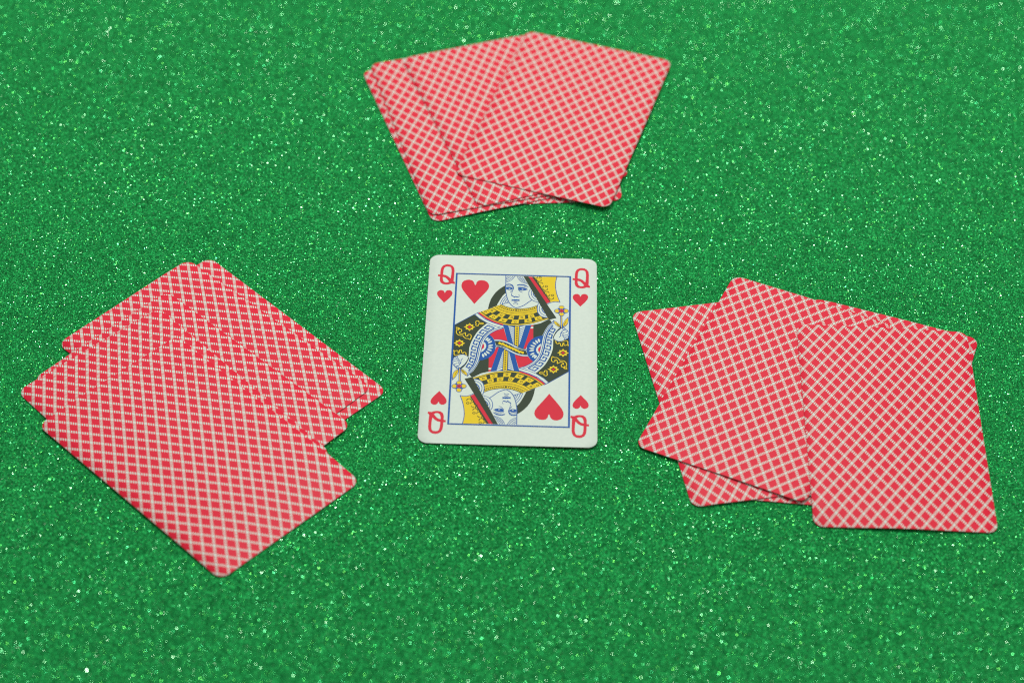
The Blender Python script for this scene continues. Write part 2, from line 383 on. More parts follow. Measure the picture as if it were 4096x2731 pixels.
# ---------------------------------------------------------------- the queen of hearts
# flat print of one half of the court card, hundredths of a millimetre from the centre of the design:
# part, polygon or stroke, ink, layer, stroke width, points
CEN = (0.2, -0.3)
ART=[('hood','p','D',1,0,[-265,3029,-370,2939,-471,2830,-583,2672,-663,2516,-730,2352,-776,2162,-800,2029,-819,1869,-818,1841,-526,2014,-513,2090,-473,2196,-413,2349,-346,2504,-296,2582,-243,2651]),
('hair','s','B',2,22,[-230,2529,-252,2494,-275,2460,-297,2426,-317,2392,-334,2359,-350,2327,-364,2294,-378,2257,-391,2215,-402,2169,-413,2122,-425,2076]),
('hair','s','B',2,22,[-212,2435,-228,2409,-245,2382,-261,2356,-276,2328,-290,2298,-303,2266,-315,2234,-325,2203,-334,2172,-341,2141,-347,2110,-354,2079]),
('hair','s','B',2,22,[-193,2341,-204,2318,-215,2294,-225,2270,-236,2245,-245,2218,-254,2189,-263,2159,-271,2130]),
('hair','s','B',2,22,[-171,2248,-207,2143]),
('hair','s','B',2,20,[-437,2047,-415,2056,-394,2065,-372,2074,-348,2085,-321,2099,-291,2114,-261,2129,-233,2142,-206,2152,-181,2161,-156,2170,-131,2179]),
('face','s','B',4,26,[-262,3510,-260,3431,-259,3351,-258,3272,-256,3193,-256,3115,-256,3036,-256,2960,-254,2888,-251,2822,-246,2760,-240,2701,-232,2642,-224,2584,-214,2527,-203,2471,-191,2417,-178,2364,-164,2312,-148,2261,-129,2213,-106,2165,-80,2119,-52,2077,-24,2039,6,2008,39,1980,69,1958,94,1942,110,1934,120,1933,129,1935,143,1940,161,1944,181,1951,205,1960,233,1974,267,1994,306,2017,346,2044,385,2073,420,2107,455,2145,489,2183,522,2219,554,2251,585,2281,615,2311,646,2341]),
('hair','s','B',3,20,[-246,3175,-220,3190,-194,3204,-168,3219,-143,3237,-117,3259,-91,3282,-65,3308,-41,3338,-18,3374,4,3414,25,3456,47,3497]),
('hair','s','B',3,20,[-247,3251,-228,3261,-209,3270,-190,3280,-170,3294,-151,3310,-132,3329,-113,3350,-94,3374,-74,3401,-53,3431,-32,3463,-12,3494]),
('hair','s','B',3,20,[-249,3328,-234,3339,-219,3350,-203,3362,-185,3379,-165,3403,-143,3431,-119,3460,-97,3489]),
('hair','s','B',3,20,[-245,3405,-233,3415,-222,3425,-210,3436,-200,3446,-191,3456,-183,3466,-176,3476,-168,3486]),
('hair','s','B',3,20,[131,3482,144,3445,157,3409,172,3373,190,3339,214,3304,240,3270,271,3238,306,3210,347,3185,394,3165,443,3145,491,3126]),
('hair','s','B',3,20,[180,3484,196,3447,211,3410,228,3374,247,3342,269,3313,294,3287,321,3264,348,3243,375,3224,404,3207,433,3192,462,3176]),
('hair','s','B',3,20,[230,3486,243,3456,255,3425,269,3395,289,3364,316,3335,349,3305,384,3276,418,3246]),
('hair','s','B',3,20,[286,3489,297,3466,307,3443,318,3420,331,3398,345,3377,362,3357,379,3338,396,3318]),
('face','p','B',4,0,[-246,3083,-179,3111,-88,3106,-22,3062,19,2978,29,2883,10,2825,-14,2748,-32,2652,-42,2553,-62,2546,-39,2709,-10,2843,-13,2957,-53,3032,-126,3066,-242,3041]),
('face','p','B',4,0,[-55,2560,-23,2548,50,2486,95,2511,160,2482,206,2475,224,2532,203,2579,165,2577,210,2592,230,2542,219,2466,180,2439,109,2460,76,2468,51,2420,38,2447,-9,2492,-57,2528]),
('face','p','B',4,0,[-239,2927,-175,2959,-84,2954,-11,2900,-19,2852,-74,2811,-159,2807,-231,2832]),
('face','p','W',5,0,[-88,2866,-91,2874,-98,2880,-108,2885,-121,2886,-134,2885,-144,2880,-152,2874,-154,2866,-152,2858,-144,2852,-134,2848,-121,2846,-108,2848,-98,2852,-91,2858]),
('face','s','B',4,16,[-240,2965,-221,2977,-203,2989,-184,3000,-163,3007,-141,3010,-118,3010,-94,3008,-72,3002,-52,2992,-32,2978,-12,2963,7,2949]),
('face','s','B',4,20,[-9,2805,-21,2790,-32,2775,-43,2761,-53,2746,-62,2731,-70,2717,-77,2702,-84,2687]),
('face','p','B',4,0,[154,2943,192,2935,241,2952,325,2952,410,2925,510,2862,427,2812,328,2791,230,2803,201,2822,159,2816,179,2883]),
('face','p','W',5,0,[354,2852,352,2860,344,2867,333,2871,320,2872,307,2871,296,2867,289,2860,286,2852,289,2845,296,2838,307,2834,320,2832,333,2834,344,2838,352,2845]),
('face','s','B',4,16,[170,2954,191,2965,210,2977,231,2987,254,2994,280,2997,309,2998,339,2996,367,2991,393,2981,417,2968,442,2953,466,2938]),
('face','p','B',4,0,[119,3024,139,3077,209,3107,322,3107,407,3080,493,3012,529,2962,437,3009,323,3055,224,3060]),
('face','p','B',4,0,[194,2811,230,2772,345,2689,274,2712,202,2770]),
('face','p','B',4,0,[-44,2349,21,2333,66,2354,98,2341,130,2357,176,2337,234,2363,222,2305,236,2268,164,2284,100,2271,22,2280,-42,2264,-33,2308]),
('face','s','B',4,20,[29,2249,45,2240,61,2231,77,2224,95,2220,113,2222,132,2228,152,2236,172,2243]),
('face','s','B',4,24,[19,2130,34,2137,48,2145,63,2152,77,2157,90,2159,103,2160,115,2158,128,2154,142,2147,156,2137,170,2126,183,2115]),
('hair','p','W',5,0,[587,2872,535,2674,559,2490,646,2351,745,2264,872,2230,798,2482,652,2824]),
('hair','s','B',6,22,[594,2872,580,2845,565,2819,552,2790,543,2756,538,2715,536,2667,538,2618,543,2572,553,2528,567,2486,583,2447,602,2411,623,2379,646,2351,672,2326,702,2303,740,2284,783,2267,828,2252,872,2236]),
('hair','s','B',6,22,[638,2802,632,2772,625,2743,620,2712,619,2678,623,2639,631,2596,643,2554,657,2516,675,2481,697,2449,720,2421,743,2397,764,2380,785,2369,807,2360,828,2350]),
('hair','s','B',6,30,[682,2681,686,2656,690,2631,695,2606,705,2580,721,2553,741,2526,763,2498,784,2471]),
('collar','p','D',3,0,[-385,2085,-347,2064,-310,2041,-272,2020,-233,1999,-194,1981,-153,1965,-112,1950,-70,1937,-28,1925,14,1915,57,1908,100,1903,144,1899,177,1896,130,1900,164,1901,207,1899,251,1899,294,1902,337,1909,380,1917,423,1926,465,1935,508,1946,550,1957,591,1970,632,1985,672,2003,711,2022,749,2043,787,2066,824,2088,1232,1439,1158,1405,1084,1371,1009,1338,935,1304,861,1271,786,1237,712,1205,636,1176,558,1152,479,1132,399,1115,319,1099,239,1084,158,1072,79,1053,-2,1057,-83,1066,-165,1077,-246,1091,-325,1110,-403,1135,-478,1166,-552,1201,-624,1238,-695,1278,-764,1322,-830,1370,-892,1423,-950,1480,-1005,1540,-1060,1600,-1116,1660]),
('collar','p','Y',4,0,[-410,2071,-371,2048,-333,2024,-295,2001,-255,1980,-215,1961,-174,1943,-132,1928,-89,1914,-46,1901,-3,1890,42,1882,86,1877,131,1872,166,1868,123,1872,158,1872,203,1870,248,1871,292,1875,337,1882,381,1890,425,1899,468,1909,512,1920,555,1932,598,1945,640,1961,681,1980,721,1999,760,2021,799,2043,838,2066,891,1982,847,1958,804,1934,760,1910,715,1889,669,1869,623,1850,576,1834,529,1820,480,1807,432,1796,383,1786,334,1776,285,1768,236,1764,186,1761,137,1763,96,1764,121,1762,80,1767,31,1774,-18,1782,-66,1793,-114,1807,-161,1823,-207,1840,-253,1860,-298,1881,-341,1905,-383,1931,-423,1959,-464,1988,-505,2016]),
('collar','p','Y',4,0,[-522,2005,-481,1977,-440,1947,-399,1918,-357,1891,-313,1866,-268,1844,-221,1824,-174,1806,-127,1789,-78,1775,-29,1763,21,1754,71,1748,113,1742,90,1744,133,1742,183,1740,234,1744,284,1749,334,1757,384,1766,433,1777,483,1788,532,1801,580,1816,628,1833,675,1852,721,1872,767,1894,812,1917,856,1942,901,1966,936,1910,888,1885,841,1859,793,1835,744,1812,695,1790,645,1769,594,1751,543,1735,491,1721,438,1708,385,1697,332,1687,279,1678,226,1672,172,1667,118,1669,72,1672,83,1671,37,1678,-16,1686,-69,1696,-121,1710,-172,1727,-222,1746,-272,1766,-321,1789,-368,1814,-414,1841,-458,1872,-500,1904,-543,1937,-585,1969]),
('collar','p','Y',4,0,[-603,1958,-560,1925,-517,1892,-474,1859,-430,1827,-383,1799,-335,1773,-286,1750,-235,1729,-184,1709,-133,1692,-80,1678,-26,1667,28,1658,75,1652,67,1651,114,1649,169,1647,223,1652,278,1658,332,1667,386,1678,439,1689,493,1702,546,1716,598,1733,650,1752,700,1772,750,1795,800,1818,849,1843,897,1869,946,1894,989,1826,937,1799,884,1772,832,1746,778,1721,724,1697,670,1674,615,1653,559,1635,503,1619,445,1605,388,1593,330,1582,272,1572,213,1565,156,1557,97,1560,44,1563,39,1565,-14,1573,-71,1583,-129,1596,-185,1613,-240,1633,-294,1655,-348,1679,-400,1705,-451,1734,-499,1766,-546,1802,-591,1839,-635,1876,-680,1913]),
('collar','p','Y',4,0,[-1063,1690,-1009,1634,-955,1576,-901,1519,-844,1464,-784,1414,-720,1368,-653,1327,-584,1289,-514,1253,-443,1220,-369,1191,-294,1167,-218,1149,-141,1136,-68,1126,10,1117,89,1114,165,1132,243,1143,320,1157,398,1173,475,1189,551,1208,626,1231,700,1259,772,1290,844,1323,916,1355,988,1387,1060,1420,1131,1453,1203,1486,1224,1452,1151,1418,1077,1384,1004,1351,930,1318,856,1285,783,1252,708,1220,633,1191,556,1167,478,1147,399,1130,319,1114,240,1100,160,1088,82,1069,1,1073,-79,1082,-159,1092,-238,1106,-317,1125,-394,1150,-469,1181,-542,1215,-614,1252,-684,1291,-753,1334,-818,1382,-879,1434,-937,1491,-992,1550,-1047,1609,-1102,1668]),
('collar','p','D',5,0,[-391,2030,-364,2012,-411,1979,-439,1998]),
('collar','p','D',5,0,[-335,1994,-307,1977,-352,1940,-381,1959]),
('collar','p','D',5,0,[-277,1960,-248,1946,-291,1905,-321,1921]),
('collar','p','D',5,0,[-217,1931,-187,1919,-228,1875,-259,1889]),
('collar','p','D',5,0,[-155,1906,-124,1896,-162,1849,-194,1861]),
('collar','p','D',5,0,[-91,1885,-60,1875,-95,1827,-128,1837]),
('collar','p','D',5,0,[-27,1867,5,1860,-27,1809,-60,1817]),
('collar','p','D',5,0,[39,1854,71,1850,43,1797,9,1802]),
('collar','p','D',5,0,[106,1846,134,1843,109,1788,79,1792]),
('collar','p','D',5,0,[147,1841,120,1844,105,1788,125,1786]),
('collar','p','D',5,0,[140,1844,169,1843,159,1786,127,1787]),
('collar','p','D',5,0,[203,1842,236,1843,229,1787,195,1785]),
('collar','p','D',5,0,[270,1845,302,1849,299,1794,265,1790]),
('collar','p','D',5,0,[337,1854,369,1860,369,1806,335,1800]),
('collar','p','D',5,0,[403,1867,434,1874,438,1821,405,1814]),
('collar','p','D',5,0,[468,1882,500,1890,507,1838,474,1829]),
('collar','p','D',5,0,[533,1899,564,1908,575,1857,542,1847]),
('collar','p','D',5,0,[597,1918,627,1930,642,1881,610,1869]),
('collar','p','D',5,0,[659,1943,689,1956,707,1909,676,1895]),
('collar','p','D',5,0,[720,1971,749,1986,770,1940,740,1924]),
('collar','p','D',5,0,[779,2003,808,2019,832,1974,802,1958]),
('collar','p','Y',4,0,[-686,1888,-534,1762,-681,1637,-846,1791]),
('collar','s','D',5,17,[-652,1769,-658,1790,-676,1803,-699,1803,-717,1790,-724,1769,-717,1748,-699,1735,-676,1735,-658,1748,-652,1769]),
('collar','p','Y',4,0,[-400,1677,-218,1598,-329,1434,-533,1533]),
('collar','s','D',5,17,[-335,1557,-342,1579,-360,1592,-382,1592,-400,1579,-407,1557,-400,1536,-382,1523,-360,1523,-342,1536,-335,1557]),
('collar','p','Y',4,0,[-64,1556,74,1537,34,1351,-155,1380]),
('collar','s','D',5,17,[27,1451,20,1472,2,1485,-20,1485,-38,1472,-45,1451,-38,1430,-20,1417,2,1417,20,1430,27,1451]),
('collar','p','Y',4,0,[231,1544,427,1578,437,1402,213,1361]),
('collar','s','D',5,17,[363,1469,357,1490,339,1503,316,1503,298,1490,291,1469,298,1447,316,1434,339,1434,357,1447,363,1469]),
('collar','p','Y',4,0,[231,1544,427,1578,437,1402,213,1361]),
('collar','s','D',5,17,[363,1469,357,1490,339,1503,316,1503,298,1490,291,1469,298,1447,316,1434,339,1434,357,1447,363,1469]),
('collar','p','Y',4,0,[525,1602,712,1668,761,1509,548,1430]),
('collar','s','D',5,17,[674,1549,667,1570,649,1583,627,1583,609,1570,602,1549,609,1527,627,1514,649,1514,667,1527,674,1549]),
('collar','p','Y',4,0,[-870,1803,-738,1678,-890,1561,-1032,1709]),
('collar','s','D',5,17,[-863,1705,-870,1726,-888,1739,-910,1739,-928,1726,-935,1705,-928,1684,-910,1671,-888,1671,-870,1684,-863,1705]),
('collar','p','Y',4,0,[-652,1603,-458,1484,-583,1331,-796,1473]),
('collar','s','D',5,17,[-590,1467,-597,1488,-615,1501,-637,1501,-655,1488,-662,1467,-655,1446,-637,1433,-615,1433,-597,1446,-590,1467]),
('collar','p','Y',4,0,[-354,1436,-137,1368,-226,1190,-468,1274]),
('collar','s','D',5,17,[-263,1310,-270,1331,-288,1344,-310,1344,-328,1331,-335,1310,-328,1289,-310,1276,-288,1276,-270,1289,-263,1310]),
('collar','p','Y',4,0,[11,1344,235,1357,220,1175,-33,1159]),
('collar','s','D',5,17,[144,1244,137,1265,119,1278,97,1278,79,1265,72,1244,79,1223,97,1210,119,1210,137,1223,144,1244]),
('collar','p','Y',4,0,[415,1390,635,1450,669,1283,422,1213]),
('collar','s','D',5,17,[573,1329,566,1350,548,1363,526,1363,508,1350,501,1329,508,1308,526,1295,548,1295,566,1308,573,1329]),
('collar','p','Y',4,0,[742,1493,950,1588,1022,1438,788,1333]),
('collar','s','D',5,17,[912,1462,905,1483,887,1496,865,1496,847,1483,840,1462,847,1441,865,1428,887,1428,905,1441,912,1462]),
('hair','p','W',6,0,[872,2210,833,1994,843,1792,909,1633,1007,1538,1189,1486,1074,1763,944,2081]),
('hair','s','B',7,24,[875,2204,865,2162,855,2121,846,2080,840,2035,836,1986,833,1934,834,1882,839,1832,847,1784,859,1737,875,1693,894,1653,917,1617,943,1585,973,1557,1007,1534,1047,1517,1091,1505,1137,1496,1182,1486]),
('hair','s','B',7,22,[937,2101,927,2065,917,2030,908,1994,904,1957,903,1917,904,1876,910,1835,920,1796,935,1759,954,1723,978,1689,1006,1658,1039,1632,1079,1609,1120,1588,1160,1565]),
('hair','s','B',7,34,[980,1961,989,1925,996,1889,1005,1854,1017,1821,1035,1790,1057,1761,1080,1732,1103,1704]),
('crown','p','Y',2,0,[711,3500,1475,3518,1448,3360,1429,3152,1446,2884,1498,2599,1578,2296,1417,2298,1263,2260,626,3496]),
('crown','s','B',3,24,[1482,3529,1474,3482,1466,3437,1458,3390,1451,3340,1446,3287,1441,3231,1437,3173,1437,3111,1439,3042,1445,2969,1452,2895,1461,2823,1471,2756,1483,2691,1496,2626,1513,2558,1532,2486,1555,2411,1579,2336,1602,2260]),
('crown','s','B',3,24,[1606,2260,1566,2269,1524,2279,1484,2287,1445,2289,1409,2286,1374,2278,1340,2266,1305,2252,1271,2233,1236,2211,1201,2186,1167,2163]),
('crown','p','D',3,0,[626,3496,704,3500,1284,2291,1256,2255]),
('crown','p','R',4,0,[506,3500,626,3496,1263,2260,1152,2187]),
('crown','s','D',4,26,[707,3450,722,3441,736,3431,750,3424,764,3422,780,3428,796,3440,811,3454,820,3466,823,3477,820,3487,816,3497,813,3507]),
('crown','s','D',4,26,[786,3381,793,3360,799,3338,807,3317,816,3299,828,3285,842,3272,857,3264,873,3261,891,3266,911,3277,930,3291,943,3306,949,3320,950,3336,949,3352,949,3369]),
('crown','s','D',4,20,[954,3471,946,3495,925,3511,899,3511,878,3495,870,3471,878,3446,899,3431,925,3431,946,3446,954,3471]),
('crown','s','D',4,26,[802,3100,817,3110,833,3121,847,3132,858,3144,865,3158,869,3173,871,3189,871,3207,869,3226,865,3247,860,3268,856,3289]),
('crown','s','D',4,26,[913,3199,928,3204,942,3210,957,3214,970,3212,981,3202,992,3186,1002,3168,1013,3152]),
('crown','s','D',4,26,[915,3105,916,3081,916,3055,918,3031,923,3013,934,2999,949,2990,965,2985,980,2985,996,2991,1012,3002,1026,3016,1036,3029,1038,3039,1036,3049,1032,3059,1028,3070]),
('crown','s','D',4,26,[1002,2944,1008,2923,1015,2901,1022,2881,1031,2863,1043,2849,1057,2836,1072,2828,1088,2825,1106,2830,1126,2841,1144,2855,1158,2870,1164,2884,1165,2900,1164,2916,1164,2932]),
('crown','s','D',4,20,[1169,3033,1161,3058,1140,3073,1114,3073,1093,3058,1085,3033,1093,3009,1114,2993,1140,2993,1161,3009,1169,3033]),
('crown','s','D',4,26,[1017,2665,1032,2676,1047,2686,1062,2697,1072,2709,1079,2723,1084,2738,1085,2754,1086,2771,1084,2790,1080,2811,1075,2832,1071,2853]),
('crown','s','D',4,26,[1128,2763,1142,2768,1157,2774,1171,2778,1184,2776,1196,2766,1206,2751,1217,2733,1227,2717]),
('crown','s','D',4,26,[1129,2671,1130,2646,1130,2621,1132,2597,1137,2579,1148,2565,1163,2556,1179,2551,1194,2551,1209,2557,1226,2568,1240,2582,1250,2594,1252,2605,1250,2615,1245,2625,1242,2635]),
('crown','s','D',4,26,[1215,2511,1222,2490,1228,2468,1235,2447,1245,2430,1256,2416,1270,2403,1285,2395,1301,2392,1319,2397,1339,2408,1357,2422,1371,2437,1377,2451,1378,2466,1377,2482,1377,2498]),
('crown','s','D',4,20,[1383,2599,1375,2624,1354,2639,1328,2639,1307,2624,1299,2599,1307,2574,1328,2559,1354,2559,1375,2574,1383,2599]),
('hood','p','D',8,0,[343,3503,506,3500,1152,2187,1174,2123,1484,1497,1234,1404]),
('sleeve','p','D',1,0,[-1940,1000,-1272,1552,-1099,1369,-823,1151,-959,997,-1117,768,-1236,506,-1328,228,-1382,-46,-1389,-371,-1401,-569,-1455,-805,-1550,-969,-1652,-1081,-1945,-667,-1950,-74]),
('sleeve','s','B',2,20,[-1930,1008,-1272,1559,-1109,1675]),
('sleeve','p','Y',2,0,[-1215,942,-1294,990,-1287,1065,-1362,1058,-1410,1137,-1459,1058,-1534,1065,-1527,990,-1605,942,-1527,893,-1534,818,-1459,825,-1410,747,-1362,825,-1287,818,-1294,893]),
('sleeve','p','D',3,0,[-1312,942,-1410,1040,-1508,942,-1410,844]),
('sleeve','p','R',4,0,[-1350,942,-1410,1002,-1470,942,-1410,882]),
('sleeve','p','Y',2,0,[-1524,160,-1602,208,-1595,284,-1671,277,-1719,355,-1767,277,-1843,284,-1835,208,-1914,160,-1835,112,-1843,36,-1767,44,-1719,-35,-1671,44,-1595,36,-1602,112]),
('sleeve','p','D',3,0,[-1621,160,-1719,258,-1817,160,-1719,62]),
('sleeve','p','R',4,0,[-1659,160,-1719,220,-1779,160,-1719,100]),
('sleeve','s','Y',2,30,[-1863,906,-1849,906,-1836,906,-1823,905,-1811,900,-1799,890,-1788,877,-1778,862,-1771,847,-1769,830,-1770,811,-1772,792,-1774,773]),
('sleeve','s','Y',2,30,[-1849,879,-1840,862,-1831,845,-1824,827,-1820,807,-1823,786,-1830,762,-1838,738,-1842,714,-1842,691,-1840,668,-1834,645,-1826,624,-1813,602,-1796,580,-1778,560,-1759,545,-1740,535,-1720,529,-1700,526,-1682,525,-1665,525,-1649,527,-1634,530,-1619,533]),
('sleeve','s','Y',2,30,[-1811,900,-1798,897,-1783,894,-1770,891,-1759,884,-1753,872,-1749,857,-1745,841,-1738,830,-1725,824,-1709,823,-1693,821,-1680,814,-1672,800,-1667,780,-1664,760,-1665,742,-1670,724,-1679,707,-1690,693,-1701,685,-1711,685,-1721,692,-1732,702,-1743,710]),
('sleeve','s','Y',2,30,[-1742,701,-1738,682,-1735,662,-1731,644,-1724,629,-1714,616,-1701,606,-1686,598,-1672,595,-1657,595,-1642,599,-1626,607,-1609,616,-1590,628,-1570,643,-1549,659,-1528,675]),
('sleeve','s','Y',2,30,[-1528,666,-1531,645,-1536,624,-1538,603,-1538,583,-1533,560,-1524,537,-1514,516,-1503,502,-1490,498,-1475,501,-1461,507,-1452,514,-1451,521,-1455,530,-1461,540,-1466,550]),
('sleeve','s','Y',2,30,[-1466,532,-1457,547,-1449,564,-1440,578,-1430,588,-1416,592,-1401,592,-1385,589,-1372,582,-1361,571,-1351,556,-1343,538,-1338,519,-1337,498,-1340,475,-1344,451,-1348,428,-1351,406,-1355,386,-1360,365,-1364,345]),
('sleeve','s','Y',2,30,[-1618,524,-1609,506,-1599,488,-1589,470,-1577,453,-1563,436,-1547,419,-1529,403,-1512,392,-1493,388,-1473,389,-1454,390,-1435,387,-1418,377,-1402,364,-1386,349,-1370,336]),
('sleeve','s','Y',2,30,[-1905,-180,-1896,-202,-1887,-224,-1879,-247,-1873,-269,-1872,-292,-1875,-316,-1877,-338,-1876,-359,-1869,-378,-1860,-395,-1849,-410,-1835,-420,-1819,-424,-1800,-424,-1779,-421,-1760,-416,-1741,-407,-1722,-395,-1703,-383,-1685,-377,-1669,-378,-1654,-385,-1639,-393,-1621,-401,-1601,-406,-1578,-412,-1555,-418,-1532,-423,-1510,-429,-1488,-435,-1465,-440,-1443,-446]),
('sleeve','s','Y',2,30,[-1902,-180,-1887,-190,-1873,-200,-1858,-209,-1843,-213,-1828,-210,-1811,-202,-1795,-194,-1781,-192,-1768,-200,-1757,-212,-1747,-228,-1741,-244,-1740,-261,-1743,-279,-1747,-298,-1751,-317]),
('sleeve','s','Y',2,30,[-1751,-317,-1738,-306,-1724,-296,-1711,-285,-1702,-270,-1700,-246,-1702,-217,-1704,-189,-1700,-170,-1688,-163,-1672,-163,-1654,-166,-1637,-167]),
('sleeve','s','Y',2,30,[-1637,-167,-1635,-190,-1634,-213,-1631,-236,-1627,-257,-1619,-276,-1609,-293,-1597,-310,-1586,-327]),
('sleeve','s','Y',2,30,[-1586,-327,-1581,-312,-1576,-296,-1571,-282,-1563,-272,-1552,-266,-1539,-264,-1525,-265,-1513,-269,-1502,-279,-1492,-293,-1484,-308,-1479,-322,-1479,-333,-1482,-343,-1485,-353,-1484,-367,-1477,-384,-1466,-404,-1454,-425,-1443,-446]),
('sleeve','s','Y',2,30,[-1092,1156,-1058,1157,-1023,1158,-991,1158,-970,1153,-960,1142,-957,1125,-963,1109,-975,1098,-998,1095,-1031,1098,-1064,1102,-1090,1101,-1104,1095,-1112,1085,-1117,1074,-1121,1063,-1123,1051,-1122,1038,-1122,1025,-1125,1016,-1134,1011,-1145,1007,-1158,1006,-1170,1009,-1182,1015,-1194,1025,-1204,1037,-1210,1049,-1208,1062,-1202,1077,-1195,1092,-1192,1105,-1196,1117,-1202,1127,-1209,1137,-1213,1150,-1213,1168,-1212,1189,-1208,1209,-1203,1225,-1194,1236,-1183,1244,-1171,1248,-1159,1249,-1145,1246,-1130,1240,-1116,1231,-1107,1220,-1103,1208,-1102,1194,-1104,1179,-1105,1165]),
('bodice','p','B',4,0,[-1265,1552,-1159,1632,-906,1369,-581,1209,-283,1067,-266,920,-576,1016,-835,1147,-1098,1356]),
('bodice','p','W',5,0,[-1243,1553,-1173,1609,-905,1328,-644,1178,-285,1030,-276,948,-576,1038,-836,1173,-1099,1382]),
('bodice','p','R',6,0,[-1156,1626,-1097,1648,-844,1419,-582,1252,-297,1129,-293,1067,-580,1182,-867,1353]),
('sleeve_trim','p','W',3,0,[-733,1152,-750,1153,-767,1157,-783,1160,-802,1158,-823,1148,-846,1128,-873,1102,-900,1070,-929,1034,-959,997,-990,957,-1022,913,-1056,866,-1088,818,-1117,768,-1144,718,-1169,667,-1192,614,-1214,560,-1236,506,-1257,452,-1276,396,-1295,340,-1312,284,-1328,228,-1342,174,-1354,121,-1365,67,-1374,12,-1382,-46,-1386,-110,-1388,-179,-1388,-248,-1388,-314,-1389,-371,-1390,-418,-1391,-458,-1393,-494,-1396,-529,-1401,-569,-1408,-615,-1418,-664,-1428,-714,-1441,-761,-1455,-805,-1472,-843,-1491,-878,-1511,-911,-1531,-941,-1550,-969,-1568,-997,-1586,-1023,-1603,-1047,-1619,-1066,-1633,-1080,-1645,-1086,-1654,-1086,-1662,-1082,-1670,-1076,-1678,-1073,-1383,-1335,-1349,-1280,-1313,-1222,-1278,-1165,-1246,-1113,-1220,-1069,-1201,-1037,-1189,-1015,-1181,-997,-1172,-977,-1161,-951,-1147,-916,-1131,-876,-1115,-833,-1099,-791,-1086,-751,-1075,-714,-1065,-677,-1056,-641,-1049,-606,-1042,-570,-1035,-534,-1030,-498,-1025,-463,-1021,-426,-1016,-389,-1011,-351,-1006,-312,-1001,-272,-996,-231,-991,-190,-985,-147,-979,-103,-973,-58,-966,-14,-960,29,-953,70,-947,111,-940,151,-932,190,-922,230,-911,269,-898,308,-885,347,-869,386,-852,425,-831,465,-808,506,-783,547,-757,586,-730,622,-702,655,-673,686,-643,714,-613,741,-581,767,-549,792,-516,816,-483,838,-450,858,-419,876,-389,891,-361,903,-334,914,-307,924,-280,935]),
('sleeve_trim','s','B',4,24,[-280,935,-330,915,-380,895,-428,871,-475,843,-520,813,-563,781,-606,747,-646,712,-685,674,-721,634,-754,591,-784,546,-812,499,-838,452,-861,403,-882,354,-900,303,-916,251,-929,199,-940,146,-950,92,-958,39,-966,-14,-974,-68,-982,-121,-989,-175,-996,-229,-1002,-282,-1009,-336,-1016,-389,-1023,-443,-1030,-497,-1038,-550,-1048,-603,-1060,-656,-1073,-708,-1089,-760,-1107,-811,-1125,-862,-1145,-912,-1166,-962,-1188,-1011,-1214,-1059,-1241,-1105,-1269,-1152,-1298,-1198,-1326,-1244,-1355,-1289,-1383,-1335]),
('sleeve_trim','s','B',4,22,[-402,954,-451,935,-496,910,-540,881,-583,850,-624,817,-663,783,-702,747,-739,710,-774,670,-805,628,-835,584,-862,539,-887,493,-910,445,-931,397,-950,348,-966,298,-981,247,-993,196,-1004,144,-1013,92,-1022,40,-1031,-12,-1039,-64,-1046,-116,-1054,-168,-1060,-221,-1066,-273,-1072,-326,-1078,-378,-1083,-430,-1089,-483,-1097,-535,-1106,-587,-1116,-638,-1128,-689,-1142,-740,-1158,-790,-1176,-840,-1194,-889,-1213,-938,-1235,-987,-1260,-1033,-1287,-1078,-1315,-1123,-1342,-1168,-1371,-1212,-1400,-1256,-1430,-1293]),
('sleeve_trim','s','B',4,44,[-580,927,-798,1041,-914,912,-794,854,-730,917]),
('sleeve_trim','s','B',5,44,[-580,927,-762,767,-789,739]),
('sleeve_trim','s','B',4,44,[-789,739,-980,829,-1073,682,-965,631,-917,707]),
('sleeve_trim','s','B',5,44,[-789,739,-926,537,-944,501]),
('sleeve_trim','s','B',4,44,[-944,501,-1119,586,-1184,425,-1079,373,-1048,458]),
('sleeve_trim','s','B',5,44,[-944,501,-1030,273,-1040,234]),
('sleeve_trim','s','B',4,44,[-1040,234,-1218,324,-1262,156,-1150,99,-1131,188]),
('sleeve_trim','s','B',5,44,[-1040,234,-1087,-5,-1093,-45]),
('sleeve_trim','s','B',4,44,[-1093,-45,-1284,51,-1308,-121,-1193,-180,-1183,-90]),
('sleeve_trim','s','B',5,44,[-1093,-45,-1123,-287,-1127,-327]),
('sleeve_trim','s','B',4,44,[-1127,-327,-1313,-227,-1319,-401,-1215,-462,-1207,-372]),
('sleeve_trim','s','B',5,44,[-1127,-327,-1155,-569,-1162,-608]),
('sleeve_trim','s','B',4,44,[-1162,-608,-1326,-507,-1353,-678,-1265,-738,-1242,-651]),
('sleeve_trim','s','B',5,44,[-1162,-608,-1227,-843,-1240,-880]),
('sleeve_trim','s','B',4,44,[-1240,-880,-1380,-781,-1451,-940,-1371,-999,-1327,-920]),
('sleeve_trim','s','B',5,44,[-1240,-880,-1353,-1097,-1374,-1130]),
('bodice','p','R',2,0,[-736,604,-644,718,-544,797,-266,920,-124,309,-226,346,-380,375,-570,375,-638,499]),
('bodice','p','B',3,0,[-297,1125,-117,1066,63,1047,87,1057,380,1081,648,1122,525,519,408,-14,249,33,237,51,6,185,-123,287]),
('bodice','p','R',2,0,[642,1112,715,1134,727,420,637,306,538,147,488,-19,402,-14]),
('bodice','p','W',3,0,[643,1042,716,1052,718,960,623,949]),
('bodice','p','W',4,0,[-116,1053,84,971,84,908,-105,987]),
('bodice','p','W',4,0,[264,1016,451,1081,443,1014,264,913]),
('bodice','p','W',4,0,[-96,956,83,873,83,811,-84,891]),
('bodice','p','W',4,0,[263,878,431,982,423,916,262,816]),
